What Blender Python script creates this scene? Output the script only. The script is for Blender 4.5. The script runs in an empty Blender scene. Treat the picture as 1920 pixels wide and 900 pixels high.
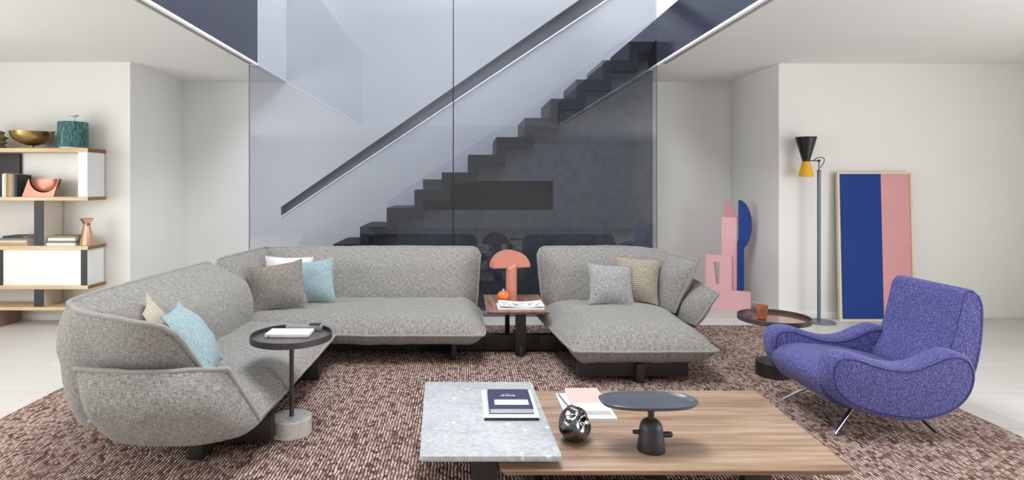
import bpy, bmesh, math, random
from mathutils import Vector, Matrix, noise
random.seed(7)
PI = math.pi
C = bpy.context.scene.collection
sc = bpy.context.scene

# ------------------------------------------------------------------ camera, world, lights, exposure
cam_d = bpy.data.cameras.new('camera'); cam = bpy.data.objects.new('camera', cam_d); C.objects.link(cam)
cam.location = (0, 0, 1.55); cam.rotation_euler = (PI/2, 0, 0)
cam_d.sensor_width = 36; cam_d.lens = 36*1100/1920
cam_d.shift_x = (960-868)/1920; cam_d.shift_y = -(450-345)/1920
cam_d.clip_start = 0.05; cam_d.clip_end = 100
sc.camera = cam
sc.view_settings.view_transform = 'Standard'; sc.view_settings.look = 'None'
sc.view_settings.gamma = 1; sc.view_settings.use_curve_mapping = False
sc.view_settings.exposure = -0.29
sc.cycles.use_denoising = True
sc.cycles.max_bounces = 10; sc.cycles.diffuse_bounces = 5; sc.cycles.transparent_max_bounces = 12
sc.cycles.sample_clamp_indirect = 6; sc.cycles.caustics_reflective = False; sc.cycles.caustics_refractive = False
w = bpy.data.worlds.new('sky'); sc.world = w; w.use_nodes = True
w.node_tree.nodes['Background'].inputs[0].default_value = (0.92, 0.95, 1.0, 1)
w.node_tree.nodes['Background'].inputs[1].default_value = 1.2

def area(name, loc, rot, sx, sy, power, col=(1, 1, 1), spread=180):
    d = bpy.data.lights.new(name, 'AREA'); d.shape = 'RECTANGLE'; d.size = sx; d.size_y = sy
    d.energy = power; d.color = col; d.spread = math.radians(spread)
    o = bpy.data.objects.new(name, d); C.objects.link(o); o.location = loc; o.rotation_euler = rot
    return o
area('skylight_light', (-0.05, 3.2, 5.52), (0, 0, 0), 1.8, 2.4, 285, (0.97, 0.985, 1.0))
area('stairwell_skylight_light', (0.2, 7.4, 5.52), (0, 0, 0), 4.2, 0.9, 118, (0.94, 0.965, 1.0))
area('right_window_light', (6.50, 0.7, 1.45), (0, PI/2, 0), 2.4, 6.0, 250, (1.0, 1.0, 0.995))
area('left_fill_light', (-6.50, 0.9, 1.45), (0, -PI/2, 0), 2.4, 7.0, 290, (1.0, 1.0, 0.995))  # added fill light at the left wall, no window known there

F = 1100.0
def P(px, py, Y): return Vector(((px-868)*Y/F, Y, 1.55-(py-345)*Y/F))

# ------------------------------------------------------------------ materials
def lin(c): return tuple(((v/255)/12.92 if v/255 <= 0.04045 else ((v/255+0.055)/1.055)**2.4) for v in c) + (1,)
def new_mat(name):
    m = bpy.data.materials.new(name); m.use_nodes = True
    nt = m.node_tree; b = nt.nodes['Principled BSDF']; return m, nt, b
def N(nt, t, **kw):
    n = nt.nodes.new(t)
    for k, v in kw.items():
        if k in n.inputs: n.inputs[k].default_value = v
        else: setattr(n, k, v)
    return n
def coords(nt, kind='Object', scale=(1, 1, 1)):
    tc = nt.nodes.new('ShaderNodeTexCoord'); mp = nt.nodes.new('ShaderNodeMapping')
    mp.inputs['Scale'].default_value = scale; nt.links.new(tc.outputs[kind], mp.inputs[0]); return mp.outputs[0]
def ramp(nt, fac, stops):
    r = nt.nodes.new('ShaderNodeValToRGB'); el = r.color_ramp.elements
    while len(el) < len(stops): el.new(0.5)
    for e, (p, c) in zip(el, stops): e.position = p; e.color = c
    nt.links.new(fac, r.inputs[0]); return r.outputs[0]
def noise_fac(nt, vec, scale, detail=2, rough=0.5):
    n = N(nt, 'ShaderNodeTexNoise', Scale=scale, Detail=detail, Roughness=rough); nt.links.new(vec, n.inputs['Vector']); return n.outputs['Fac']
def mathn(nt, op, a, b=None, c=None):
    n = nt.nodes.new('ShaderNodeMath'); n.operation = op
    for i, x in enumerate((a, b, c)):
        if x is None: continue
        if isinstance(x, (int, float)): n.inputs[i].default_value = x
        else: nt.links.new(x, n.inputs[i])
    return n.outputs[0]
def bump(nt, b, h, dist, strength=1.0):
    n = N(nt, 'ShaderNodeBump', Strength=strength, Distance=dist); nt.links.new(h, n.inputs['Height']); nt.links.new(n.outputs[0], b.inputs['Normal'])

def plain(name, col, rough=0.5, metal=0.0, var=0.06, scale=6, bumpd=0.0, coat=0):
    m, nt, b = new_mat(name); v = coords(nt)
    f = noise_fac(nt, v, scale, 3)
    c = lin(col); lo = tuple(x*(1-var) for x in c[:3])+(1,); hi = tuple(min(1, x*(1+var)) for x in c[:3])+(1,)
    nt.links.new(ramp(nt, f, [(0.3, lo), (0.7, hi)]), b.inputs['Base Color'])
    b.inputs['Roughness'].default_value = rough; b.inputs['Metallic'].default_value = metal
    b.inputs['Coat Weight'].default_value = coat
    if bumpd: bump(nt, b, noise_fac(nt, v, scale*8, 3), bumpd)
    return m
def weave(name, lo, mid, hi, kind='UV', fast=205, slow=30, bumpd=0.0022, rough=0.95, rib=0):
    m, nt, b = new_mat(name)
    a = noise_fac(nt, coords(nt, kind, (fast, slow, slow)), 1, 2)
    c = noise_fac(nt, coords(nt, kind, (slow, fast, slow)), 1, 2)
    g = noise_fac(nt, coords(nt, kind, (1, 1, 1)), 230, 1)
    s = mathn(nt, 'ADD', mathn(nt, 'ADD', mathn(nt, 'MULTIPLY', a, .4), mathn(nt, 'MULTIPLY', c, .35)), mathn(nt, 'MULTIPLY', g, .25))
    if rib:
        sx = nt.nodes.new('ShaderNodeSeparateXYZ'); nt.links.new(coords(nt, kind), sx.inputs[0])
        rb = mathn(nt, 'SINE', mathn(nt, 'MULTIPLY', sx.outputs[1], rib))
        s = mathn(nt, 'ADD', s, mathn(nt, 'MULTIPLY', rb, .10))
    nt.links.new(ramp(nt, s, [(0.36, lin(lo)), (0.5, lin(mid)), (0.64, lin(hi))]), b.inputs['Base Color'])
    b.inputs['Roughness'].default_value = rough; b.inputs['Specular IOR Level'].default_value = 0.15
    b.inputs['Sheen Weight'].default_value = 0.15
    bump(nt, b, s, bumpd)
    return m
M = {}
M['sofa'] = weave('grey_melange_weave', (100, 97, 93), (143, 141, 137), (184, 182, 178))
M['piping'] = weave('grey_piping_weave', (95, 92, 88), (150, 148, 143), (195, 193, 188))
M['pil_grey'] = weave('warm_grey_cushion_weave', (92, 86, 82), (133, 127, 122), (170, 163, 157))
M['pil_lgrey'] = weave('pale_grey_cushion_weave', (105, 105, 105), (155, 155, 155), (195, 195, 195))
M['pil_blue'] = weave('pale_blue_cushion_weave', (116, 138, 144), (148, 171, 177), (180, 198, 202))
M['pil_white'] = weave('white_cushion_weave', (205, 205, 210), (228, 228, 232), (242, 242, 245))
M['pil_beige'] = weave('beige_cushion_weave', (150, 142, 128), (184, 175, 158), (206, 198, 184))
M['pil_rib'] = weave('ribbed_beige_cushion', (118, 111, 98), (158, 150, 134), (192, 184, 168), rib=330)
M['blue_felt'] = weave('violet_blue_melange', (50, 50, 98), (84, 84, 144), (128, 128, 182), kind='Object', fast=210, slow=90, bumpd=0.0015)
M['blue_seam'] = plain('dark_blue_seam', (45, 45, 105), 0.9)
M['wall'] = plain('white_wall_paint', (233, 232, 229), 0.9, var=0.012, scale=1.3, bumpd=0.0004)
M['ceil'] = plain('white_ceiling_paint', (236, 235, 232), 0.9, var=0.01, scale=1.0)
M['stairwall'] = plain('stairwell_plaster', (234, 234, 232), 0.85, var=0.02, scale=1.5)
M['dark'] = plain('black_lacquered_metal', (34, 32, 33), 0.45, var=0.1)
M['darkbase'] = plain('dark_brown_base', (42, 38, 37), 0.5, var=0.15)
M['navy_panel'] = plain('dark_navy_balustrade', (50, 54, 72), 0.12, var=0.03, scale=2)
M['gap'] = plain('shadow_gap_metal', (120, 114, 100), 0.6)
M['white_trim'] = plain('white_edge_trim', (248, 248, 245), 0.4)
M['stair'] = plain('charcoal_stair_steel', (27, 28, 36), 0.7, var=0.06)
M['recess'] = plain('grey_recess_shade', (134, 136, 142), 0.7, var=.02)  # shade inside the handrail slot, painted as an even grey
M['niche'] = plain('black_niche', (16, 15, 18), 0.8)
M['panelwhite'] = plain('white_lacquer', (240, 240, 238), 0.35, var=0.01)
M['shelf_black'] = plain('black_stained_wood', (40, 42, 43), 0.5, var=0.15, scale=20)
M['panelbeige'] = plain('warm_white_lacquer', (222, 214, 206), 0.5, var=0.01)
M['brownpanel'] = plain('brown_lacquer', (150, 120, 108), 0.5)
M['brass'] = plain('aged_brass', (176, 150, 96), 0.28, 1.0, var=0.12)
M['copper'] = plain('polished_copper', (232, 190, 162), 0.14, 1.0, var=0.05)
M['coppersatin'] = plain('satin_copper', (158, 100, 84), 0.25, 0.95, var=0.08)
M['chrome'] = plain('chrome', (215, 215, 218), 0.08, 1.0, var=0.02)
M['greysteel'] = plain('blue_grey_metal', (112, 122, 132), 0.4, 0.3)
M['yellow'] = plain('yellow_lacquer', (236, 180, 40), 0.4)
M['blackgloss'] = plain('black_enamel', (30, 30, 31), 0.3)
M['pink'] = plain('pink_lacquer', (240, 188, 196), 0.6, var=0.02)
M['pinkdark'] = plain('dusty_pink_lacquer', (214, 150, 154), 0.6, var=0.02)
M['blue'] = plain('cobalt_lacquer', (22, 60, 142), 0.55, var=0.03)
M['canvas_pink'] = plain('pink_canvas', (216, 158, 160), 0.85, var=0.02)
M['canvas_blue'] = plain('cobalt_canvas', (20, 58, 134), 0.85, var=0.04)
M['palewood'] = plain('pale_frame_wood', (222, 208, 176), 0.6)
M['coral'] = plain('coral_terracotta', (208, 136, 116), 0.3, var=0.03)
M['orange'] = plain('glazed_orange_ceramic', (236, 118, 60), 0.15, var=0.15, scale=25, coat=0.5)
M['paper'] = plain('white_paper', (240, 240, 240), 0.6, var=0.01)
M['pages'] = plain('book_pages', (222, 222, 220), 0.8, var=0.05, scale=60)
M['navycover'] = plain('navy_book_cloth', (52, 52, 86), 0.6)
M['palecover'] = plain('pale_mint_cover', (214, 226, 228), 0.5)
M['darkgreen'] = plain('dark_green_cover', (34, 52, 54), 0.6)
M['blushcover'] = plain('blush_cover', (222, 190, 182), 0.6)
M['greycover'] = plain('mid_grey_cover', (135, 132, 140), 0.5)
M['silver'] = plain('mirror_dark_silver', (120, 118, 120), 0.08, 1.0, var=0.25, scale=8)
M['matblack'] = plain('matt_black_cast', (44, 45, 47), 0.45, var=0.1, bumpd=0.0004, scale=20)
M['trayfloor'] = plain('slate_tray_top', (84, 88, 100), 0.28, var=0.04)
M['tray_rim'] = plain('graphite_rim', (72, 68, 68), 0.4, 0.2)
M['tray_grey'] = plain('graphite_tray', (92, 90, 94), 0.25)
M['tray_red'] = plain('oxblood_glass_tray', (120, 66, 56), 0.12, coat=0.6)
M['cupwood'] = plain('brown_wood_cup', (168, 104, 76), 0.5, var=0.25, scale=18)
M['whiteplastic'] = plain('white_plastic', (240, 240, 240), 0.3)
M['greyplastic'] = plain('satin_grey_metal', (170, 172, 175), 0.3, 0.5)
M['spine_a'] = plain('cream_spine', (216, 206, 186), 0.7); M['spine_b'] = plain('tan_spine', (200, 160, 120), 0.7)
M['spine_c'] = plain('grey_spine', (128, 130, 126), 0.7); M['spine_d'] = plain('dark_spine', (46, 50, 50), 0.6)
M['olive'] = plain('olive_cover', (150, 138, 96), 0.7)

def teal():
    m, nt, b = new_mat('teal_glazed_ceramic'); v = coords(nt, 'Object', (60, 60, 18))
    f = noise_fac(nt, v, 1, 4, .7)
    nt.links.new(ramp(nt, f, [(0.35, lin((8, 52, 56))), (0.52, lin((24, 98, 98))), (0.7, lin((120, 170, 165)))]), b.inputs['Base Color'])
    b.inputs['Roughness'].default_value = 0.25; bump(nt, b, f, 0.008); return m
M['teal'] = teal()
def wood(name, lo, mid, hi, axis='X', rough=0.45, s=1.0):
    m, nt, b = new_mat(name)
    sc_ = (2.2*s, 34*s, 34*s) if axis == 'X' else (34*s, 2.2*s, 34*s)
    v = coords(nt, 'Object', sc_)
    sc2 = (0.9*s, 9*s, 9*s) if axis == 'X' else (9*s, .9*s, 9*s)
    f = noise_fac(nt, v, 1, 5, .62); g = noise_fac(nt, coords(nt, 'Object', sc2), 1, 2)
    s_ = mathn(nt, 'ADD', mathn(nt, 'MULTIPLY', f, .55), mathn(nt, 'MULTIPLY', g, .45))
    nt.links.new(ramp(nt, s_, [(0.36, lin(lo)), (0.5, lin(mid)), (0.62, lin(hi))]), b.inputs['Base Color'])
    b.inputs['Roughness'].default_value = rough; bump(nt, b, f, 0.0006); return m
M['oak'] = wood('light_walnut_veneer', (130, 101, 80), (163, 136, 113), (184, 159, 137))
M['walnut'] = wood('walnut_veneer_lengthwise', (98, 70, 58), (138, 105, 90), (166, 130, 112), 'Y')
M['shelfoak'] = wood('natural_oak_shelf', (186, 158, 118), (214, 188, 148), (228, 206, 170))
M['shelfend'] = wood('end_grain_oak', (104, 76, 50), (134, 100, 68), (156, 120, 84), 'Y')
def terrazzo():
    m, nt, b = new_mat('pale_grey_ceppo_stone'); v = coords(nt)
    f = noise_fac(nt, v, 38, 6, .7); g = noise_fac(nt, v, 7, 2)
    s_ = mathn(nt, 'ADD', mathn(nt, 'MULTIPLY', f, .7), mathn(nt, 'MULTIPLY', g, .3))
    base = ramp(nt, s_, [(0.36, lin((160, 164, 167))), (0.5, lin((180, 184, 187))), (0.64, lin((197, 200, 203)))])
    vo = N(nt, 'ShaderNodeTexVoronoi', Scale=26.0, Randomness=1.0); nt.links.new(v, vo.inputs['Vector'])
    sel = N(nt, 'ShaderNodeSeparateColor'); nt.links.new(vo.outputs['Color'], sel.inputs[0])
    mk = mathn(nt, 'MULTIPLY', mathn(nt, 'GREATER_THAN', sel.outputs[0], .9), mathn(nt, 'LESS_THAN', vo.outputs['Distance'], .32))
    mx = N(nt, 'ShaderNodeMix', data_type='RGBA'); nt.links.new(mathn(nt, 'MULTIPLY', mk, .75), mx.inputs[0]); nt.links.new(base, mx.inputs[6]); mx.inputs[7].default_value = lin((232, 234, 236))
    nt.links.new(mx.outputs[2], b.inputs['Base Color']); b.inputs['Roughness'].default_value = 0.4; return m
M['stone'] = terrazzo()
def marble(name, a, c):
    m, nt, b = new_mat(name); v = coords(nt)
    f = noise_fac(nt, v, 9, 8, .75)
    nt.links.new(ramp(nt, f, [(0.38, lin(a)), (0.55, lin(c)), (0.8, lin(c))]), b.inputs['Base Color']); b.inputs['Roughness'].default_value = 0.4; return m
M['marble'] = marble('white_marble', (196, 194, 192), (238, 236, 232))
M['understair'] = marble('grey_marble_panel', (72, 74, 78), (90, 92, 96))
def rugmat():
    m, nt, b = new_mat('woven_brown_pink_rug')
    v = coords(nt); sx = nt.nodes.new('ShaderNodeSeparateXYZ'); nt.links.new(v, sx.inputs[0])
    wob = noise_fac(nt, coords(nt, 'Object', (18, 26, 1)), 1, 2)
    ph = mathn(nt, 'ADD', mathn(nt, 'MULTIPLY', sx.outputs[0], 1/0.0185), mathn(nt, 'MULTIPLY', wob, 1.1))
    fl = mathn(nt, 'FLOOR', ph); fr = mathn(nt, 'SUBTRACT', ph, fl)
    tri = mathn(nt, 'MULTIPLY', mathn(nt, 'ABSOLUTE', mathn(nt, 'SUBTRACT', fr, .5)), 2.0)   # 1 at gap, 0 centre
    # stitches along the row, each row shifted by a random amount
    sh = mathn(nt, 'FRACT', mathn(nt, 'MULTIPLY', fl, .618))
    py = mathn(nt, 'ADD', mathn(nt, 'MULTIPLY', sx.outputs[1], 1/0.030), sh)
    st = mathn(nt, 'SUBTRACT', py, mathn(nt, 'FLOOR', py))
    st2 = mathn(nt, 'MULTIPLY', mathn(nt, 'ABSOLUTE', mathn(nt, 'SUBTRACT', st, .5)), 2.0)
    cb = nt.nodes.new('ShaderNodeCombineXYZ'); nt.links.new(fl, cb.inputs[0]); nt.links.new(mathn(nt, 'FLOOR', py), cb.inputs[1])
    wn = nt.nodes.new('ShaderNodeTexWhiteNoise'); wn.noise_dimensions = '2D'; nt.links.new(cb.outputs[0], wn.inputs['Vector'])
    big = noise_fac(nt, v, 2.5, 2)
    yarn = ramp(nt, wn.outputs['Value'], [(0.0, lin((112, 84, 76))), (0.22, lin((160, 132, 121))), (0.5, lin((202, 177, 167))), (0.8, lin((222, 203, 192))), (1.0, lin((168, 124, 111)))])
    hgt = mathn(nt, 'SUBTRACT', 1.0, mathn(nt, 'MAXIMUM', mathn(nt, 'POWER', tri, 1.6), mathn(nt, 'MULTIPLY', mathn(nt, 'POWER', st2, 5.0), .75)))
    mask = ramp(nt, hgt, [(0.22, (0, 0, 0, 1)), (0.6, (1, 1, 1, 1))])
    mx = N(nt, 'ShaderNodeMix', data_type='RGBA'); nt.links.new(mask, mx.inputs[0]); mx.inputs[6].default_value = lin((50, 33, 31)); nt.links.new(yarn, mx.inputs[7])
    mul = N(nt, 'ShaderNodeMix', data_type='RGBA', blend_type='MULTIPLY'); mul.inputs[0].default_value = 1
    nt.links.new(mx.outputs[2], mul.inputs[6]); nt.links.new(ramp(nt, big, [(0.3, (.88, .86, .86, 1)), (0.7, (1, 1, 1, 1))]), mul.inputs[7])
    nt.links.new(mul.outputs[2], b.inputs['Base Color']); b.inputs['Roughness'].default_value = 1; b.inputs['Specular IOR Level'].default_value = 0.05
    bump(nt, b, hgt, 0.006); return m
M['rug'] = rugmat()
def floormat():
    m, nt, b = new_mat('pale_stone_plank_floor')
    v = coords(nt, 'Object', (1, 1, 1))
    br = N(nt, 'ShaderNodeTexBrick', Scale=1.0); br.inputs['Brick Width'].default_value = 2.4; br.inputs['Row Height'].default_value = 0.62
    br.inputs['Mortar Size'].default_value = 0.0025; br.inputs['Color1'].default_value = lin((216, 213, 209)); br.inputs['Color2'].default_value = lin((209, 206, 202)); br.inputs['Mortar'].default_value = lin((180, 176, 171))
    nt.links.new(v, br.inputs['Vector'])
    f = noise_fac(nt, coords(nt, 'Object', (1.2, 14, 1)), 1, 5, .6)
    mul = N(nt, 'ShaderNodeMix', data_type='RGBA', blend_type='MULTIPLY'); mul.inputs[0].default_value = 1
    nt.links.new(br.outputs[0], mul.inputs[6]); nt.links.new(ramp(nt, f, [(0.3, (.93, .925, .92, 1)), (0.7, (1, 1, 1, 1))]), mul.inputs[7])
    nt.links.new(mul.outputs[2], b.inputs['Base Color']); b.inputs['Roughness'].default_value = 0.42; return m
M['floor'] = floormat()
def glassmat(name, tint, refl, gcol=(0.92, 0.93, 0.98, 1)):
    m = bpy.data.materials.new(name); m.use_nodes = True; nt = m.node_tree; nt.nodes.clear()
    out = nt.nodes.new('ShaderNodeOutputMaterial'); mix = nt.nodes.new('ShaderNodeMixShader'); mix.inputs[0].default_value = refl
    t = nt.nodes.new('ShaderNodeBsdfTransparent'); t.inputs[0].default_value = tint
    g = nt.nodes.new('ShaderNodeBsdfGlossy'); g.inputs[0].default_value = gcol; g.inputs['Roughness'].default_value = 0.0
    nt.links.new(t.outputs[0], mix.inputs[1]); nt.links.new(g.outputs[0], mix.inputs[2]); nt.links.new(mix.outputs[0], out.inputs[0]); return m
M['glass'] = glassmat('blue_tinted_reflective_glass', (0.81, 0.83, 0.87, 1), 0.05)
M['clearglass'] = glassmat('clear_balustrade_glass', (0.93, 0.93, 0.97, 1), 0.05)

# ------------------------------------------------------------------ object helpers
ORG = {}
def link(name, me, mat, parent=None, sharp=35, smooth=True):
    o = bpy.data.objects.new(name, me)
    for m in (mat if isinstance(mat, (list, tuple)) else [mat]): me.materials.append(m)
    C.objects.link(o)
    if parent is not None:
        org = ORG[parent.name]; ORG[o.name] = org
        o.parent = parent; me.transform(Matrix.Translation(-org))
    if smooth:
        for p in me.polygons: p.use_smooth = True
        me.set_sharp_from_angle(angle=math.radians(sharp))
    return o
def to_mesh(bm, name):
    bmesh.ops.recalc_face_normals(bm, faces=bm.faces)
    me = bpy.data.meshes.new(name); bm.to_mesh(me); bm.free(); return me
def obj(name, bm, mat, parent=None, **k): return link(name, to_mesh(bm, name), mat, parent, **k)
def tag(o, label, cat, group=None):
    o['label'] = label; o['category'] = cat
    if group: o['group'] = group
    # a thing that is one mesh: bring its origin to its base
    if o.type == 'MESH' and o.parent is None and o.name not in ORG:
        vs = [v.co for v in o.data.vertices]
        c = Vector(((min(v.x for v in vs)+max(v.x for v in vs))/2, (min(v.y for v in vs)+max(v.y for v in vs))/2, min(v.z for v in vs)))
        o.data.transform(Matrix.Translation(-c)); o.location = c; ORG[o.name] = c
    return o
def thing(name, label, cat, loc, group=None):
    o = bpy.data.objects.new(name, None); C.objects.link(o); o.location = loc; o.empty_display_size = 0.1
    ORG[o.name] = Vector(loc); o['label'] = label; o['category'] = cat
    if group: o['group'] = group
    return o
def struct(o): o['kind'] = 'structure'; return o
def bx(bm, x0, x1, y0, y1, z0, z1, bev=0.0, seg=2, rot=None, mi=0):
    r = bmesh.ops.create_cube(bm, size=1)
    vs = r['verts']
    for v in vs: v.co = Vector((x0+(v.co.x+.5)*(x1-x0), y0+(v.co.y+.5)*(y1-y0), z0+(v.co.z+.5)*(z1-z0)))
    if rot:
        c = Vector(((x0+x1)/2, (y0+y1)/2, (z0+z1)/2)); R = Matrix.Rotation(rot, 4, 'Z')
        for v in vs: v.co = R @ (v.co-c) + c
    if bev:
        es = list({e for v in vs for e in v.link_edges})
        bmesh.ops.bevel(bm, geom=es, offset=bev, segments=seg, affect='EDGES', profile=.5)
def box(name, x0, x1, y0, y1, z0, z1, mat, parent=None, bev=0.0, rot=None, seg=2):
    bm = bmesh.new(); bx(bm, x0, x1, y0, y1, z0, z1, bev, seg, rot); return obj(name, bm, mat, parent)
def lathe(bm, prof, c=(0, 0, 0), n=48, M_=None, squash=None):
    rings = []
    for r, z in prof:
        ring = []
        if r < 1e-6: ring = [bm.verts.new((0, 0, z))]
        else:
            for i in range(n):
                a = 2*PI*i/n; ring.append(bm.verts.new((r*math.cos(a), r*math.sin(a), z)))
        rings.append(ring)
    for a, b in zip(rings, rings[1:]):
        if len(a) == 1 and len(b) == 1: continue
        for i in range(n):
            j = (i+1) % n
            if len(a) == 1: bm.faces.new((a[0], b[i], b[j]))
            elif len(b) == 1: bm.faces.new((a[i], a[j], b[0]))
            else: bm.faces.new((a[i], a[j], b[j], b[i]))
    for ring, flip in ((rings[0], True), (rings[-1], False)):
        if len(ring) > 2: bm.faces.new(ring[::-1] if flip else ring)
    T = Matrix.Translation(Vector(c))
    if M_: T = T @ M_
    for ring in rings:
        for v in ring: v.co = T @ v.co
def lathe_obj(name, prof, c, mat, parent=None, n=48, M_=None):
    bm = bmesh.new(); lathe(bm, prof, c, n, M_); return obj(name, bm, mat, parent)
def tube(bm, pts, r, n=10, closed=False):
    pts = [Vector(p) for p in pts]; m = len(pts); rings = []
    up = None
    for i, p in enumerate(pts):
        a = pts[i-1] if (i > 0 or closed) else pts[i]; b = pts[(i+1) % m] if (i < m-1 or closed) else pts[i]
        t = (b-a)
        t = t.normalized() if t.length > 1e-9 else Vector((0, 0, 1))
        if up is None: up = Vector((0, 0, 1)) if abs(t.z) < .9 else Vector((1, 0, 0))
        s = t.cross(up)
        s = s.normalized() if s.length > 1e-6 else Vector((1, 0, 0))
        up = s.cross(t).normalized()
        rr = r[i] if isinstance(r, (list, tuple)) else r
        rings.append([bm.verts.new(p + rr*(math.cos(2*PI*k/n)*s + math.sin(2*PI*k/n)*up)) for k in range(n)])
    prs = list(zip(rings, rings[1:])) + ([(rings[-1], rings[0])] if closed else [])
    for a, b in prs:
        for k in range(n): bm.faces.new((a[k], a[(k+1) % n], b[(k+1) % n], b[k]))
    if not closed: bm.faces.new(rings[0][::-1]); bm.faces.new(rings[-1])
def tube_obj(name, pts, r, mat, parent=None, n=10, closed=False):
    bm = bmesh.new(); tube(bm, pts, r, n, closed); return obj(name, bm, mat, parent, sharp=60)
def spline(pts, u):
    """Catmull-Rom through pts, u in 0..1 by chord length"""
    pts = [Vector(p) for p in pts]
    if len(pts) == 2: return pts[0].lerp(pts[1], u)
    d = [0]
    for a, b in zip(pts, pts[1:]): d.append(d[-1]+(b-a).length)
    s = u*d[-1]; i = 0
    while i < len(pts)-2 and s > d[i+1]: i += 1
    t = (s-d[i])/(d[i+1]-d[i]); p1, p2 = pts[i], pts[i+1]
    p0 = pts[i-1] if i > 0 else p1*2-p2; p3 = pts[i+2] if i+2 < len(pts) else p2*2-p1
    return .5*((2*p1)+(p2-p0)*t+(2*p0-5*p1+4*p2-p3)*t*t+(3*p1-p0-3*p2+p3)*t**3)
def extrude_prof(bm, pts, y0, y1, bev=0.0, seg=3, axis='Y'):
    """closed XZ outline pushed from y0 to y1"""
    a = [bm.verts.new((x, y0, z)) for x, z in pts]; b = [bm.verts.new((x, y1, z)) for x, z in pts]; n = len(pts)
    f0 = bm.faces.new(a); f1 = bm.faces.new(b[::-1])
    for i in range(n): bm.faces.new((a[i], b[i], b[(i+1) % n], a[(i+1) % n]))
    if bev:
        es = list(set(f0.edges) | set(f1.edges))
        bmesh.ops.bevel(bm, geom=es, offset=bev, segments=seg, affect='EDGES', profile=.5)
def smooth_loop(pts, k=4):
    n = len(pts); out = []
    for i in range(n):
        p0, p1, p2, p3 = pts[i-1], pts[i], pts[(i+1) % n], pts[(i+2) % n]
        for j in range(k):
            t = j/k
            out.append(tuple(.5*((2*p1[q])+(p2[q]-p0[q])*t+(2*p0[q]-5*p1[q]+4*p2[q]-p3[q])*t*t+(-p0[q]+3*p1[q]-3*p2[q]+p3[q])*t**3) for q in range(2)))
    return out

def puffy(name, S, front, back, pinch, wid, mat, parent, nu=48, nv=32, size=(1, 1), wr=0.006, seed=0, power=.75, widb=None):
    """upholstered pad: mid surface S(u,v), thickness to either side that closes to a seam on pinched edges.
    pinch=(u0,u1,v0,v1): 1 = sharp seam, 0..1 = remaining fraction removed"""
    sp = lambda n: [.5-.5*math.cos(PI*i/n) for i in range(n+1)]
    us, vs = sp(nu), sp(nv)
    def g(d, w): t = min(d/w, 1); return math.sin(PI/2*t)**power
    Lu, Lv = size
    grid = [[S(u, v) for v in vs] for u in us]
    bm = bmesh.new(); uvl = bm.loops.layers.uv.new('UVMap')
    A, B, UVC = [], [], {}
    for i, u in enumerate(us):
        ra, rb = [], []
        for j, v in enumerate(vs):
            i0, i1 = max(i-1, 0), min(i+1, nu); j0, j1 = max(j-1, 0), min(j+1, nv)
            n = (grid[i1][j]-grid[i0][j]).cross(grid[i][j1]-grid[i][j0])
            n = n.normalized() if n.length > 1e-12 else Vector((0, 0, 1))
            f = fb = 1; wb = widb or wid
            for p, d, k_ in ((pinch[0], u*Lu, 0), (pinch[1], (1-u)*Lu, 0), (pinch[2], v*Lv, 1), (pinch[3], (1-v)*Lv, 1)):
                f *= (1-p)+p*g(d, wid[k_]); fb *= (1-p)+p*g(d, wb[k_])
            q = grid[i][j]
            wn = noise.noise(q*5+Vector((seed, 0, 0)))*wr + noise.noise(q*13+Vector((0, seed, 0)))*wr*.4
            tf = front(u, v) if callable(front) else front; tb = back(u, v) if callable(back) else back
            va = bm.verts.new(q+n*((tf+wn)*f)); vb = bm.verts.new(q-n*((tb+wn)*fb))
            UVC[va] = UVC[vb] = (u*Lu, v*Lv); ra.append(va); rb.append(vb)
        A.append(ra); B.append(rb)
    def face(vs_):
        fc = bm.faces.new(vs_)
        for l in fc.loops: l[uvl].uv = UVC[l.vert]
    for i in range(nu):
        for j in range(nv):
            face((A[i][j], A[i+1][j], A[i+1][j+1], A[i][j+1])); face((B[i][j], B[i][j+1], B[i+1][j+1], B[i+1][j]))
    for i in range(nu):
        face((A[i][0], B[i][0], B[i+1][0], A[i+1][0])); face((A[i][nv], A[i+1][nv], B[i+1][nv], B[i][nv]))
    for j in range(nv):
        face((A[0][j], A[0][j+1], B[0][j+1], B[0][j])); face((A[nu][j], B[nu][j], B[nu][j+1], A[nu][j+1]))
    bmesh.ops.remove_doubles(bm, verts=bm.verts, dist=1e-4)
    o = obj(name, bm, mat, parent, sharp=70)
    return o
def edge_path(S, which, n=60):
    out = []
    for e in which:
        for i in range(n+1):
            t = i/n
            p = {'u0': lambda: S(0, t), 'u1': lambda: S(1, 1-t), 'v1': lambda: S(t, 1), 'v0': lambda: S(1-t, 0),
                 'v1r': lambda: S(1-t, 1), 'u0r': lambda: S(0, 1-t), 'v0r': lambda: S(t, 0), 'u1r': lambda: S(1, t)}[e]()
            if not out or (p-out[-1]).length > .006: out.append(p)
    return out
def piping(S, which, parent, r=.009, closed=False, mat=None, off=Vector((0, 0, 0)), seed=0):
    pts = [p+off+Vector((noise.noise(p*9+Vector((seed, 0, 0))), noise.noise(p*9+Vector((0, seed, 0))), noise.noise(p*9+Vector((0, 0, seed+3)))))*.005 for p in edge_path(S, which)]
    if closed and (pts[0]-pts[-1]).length < .012: pts = pts[:-1]
    bm = bmesh.new(); tube(bm, pts, r, 8, closed)
    return obj('piping', bm, mat or M['piping'], parent, sharp=70)
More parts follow.
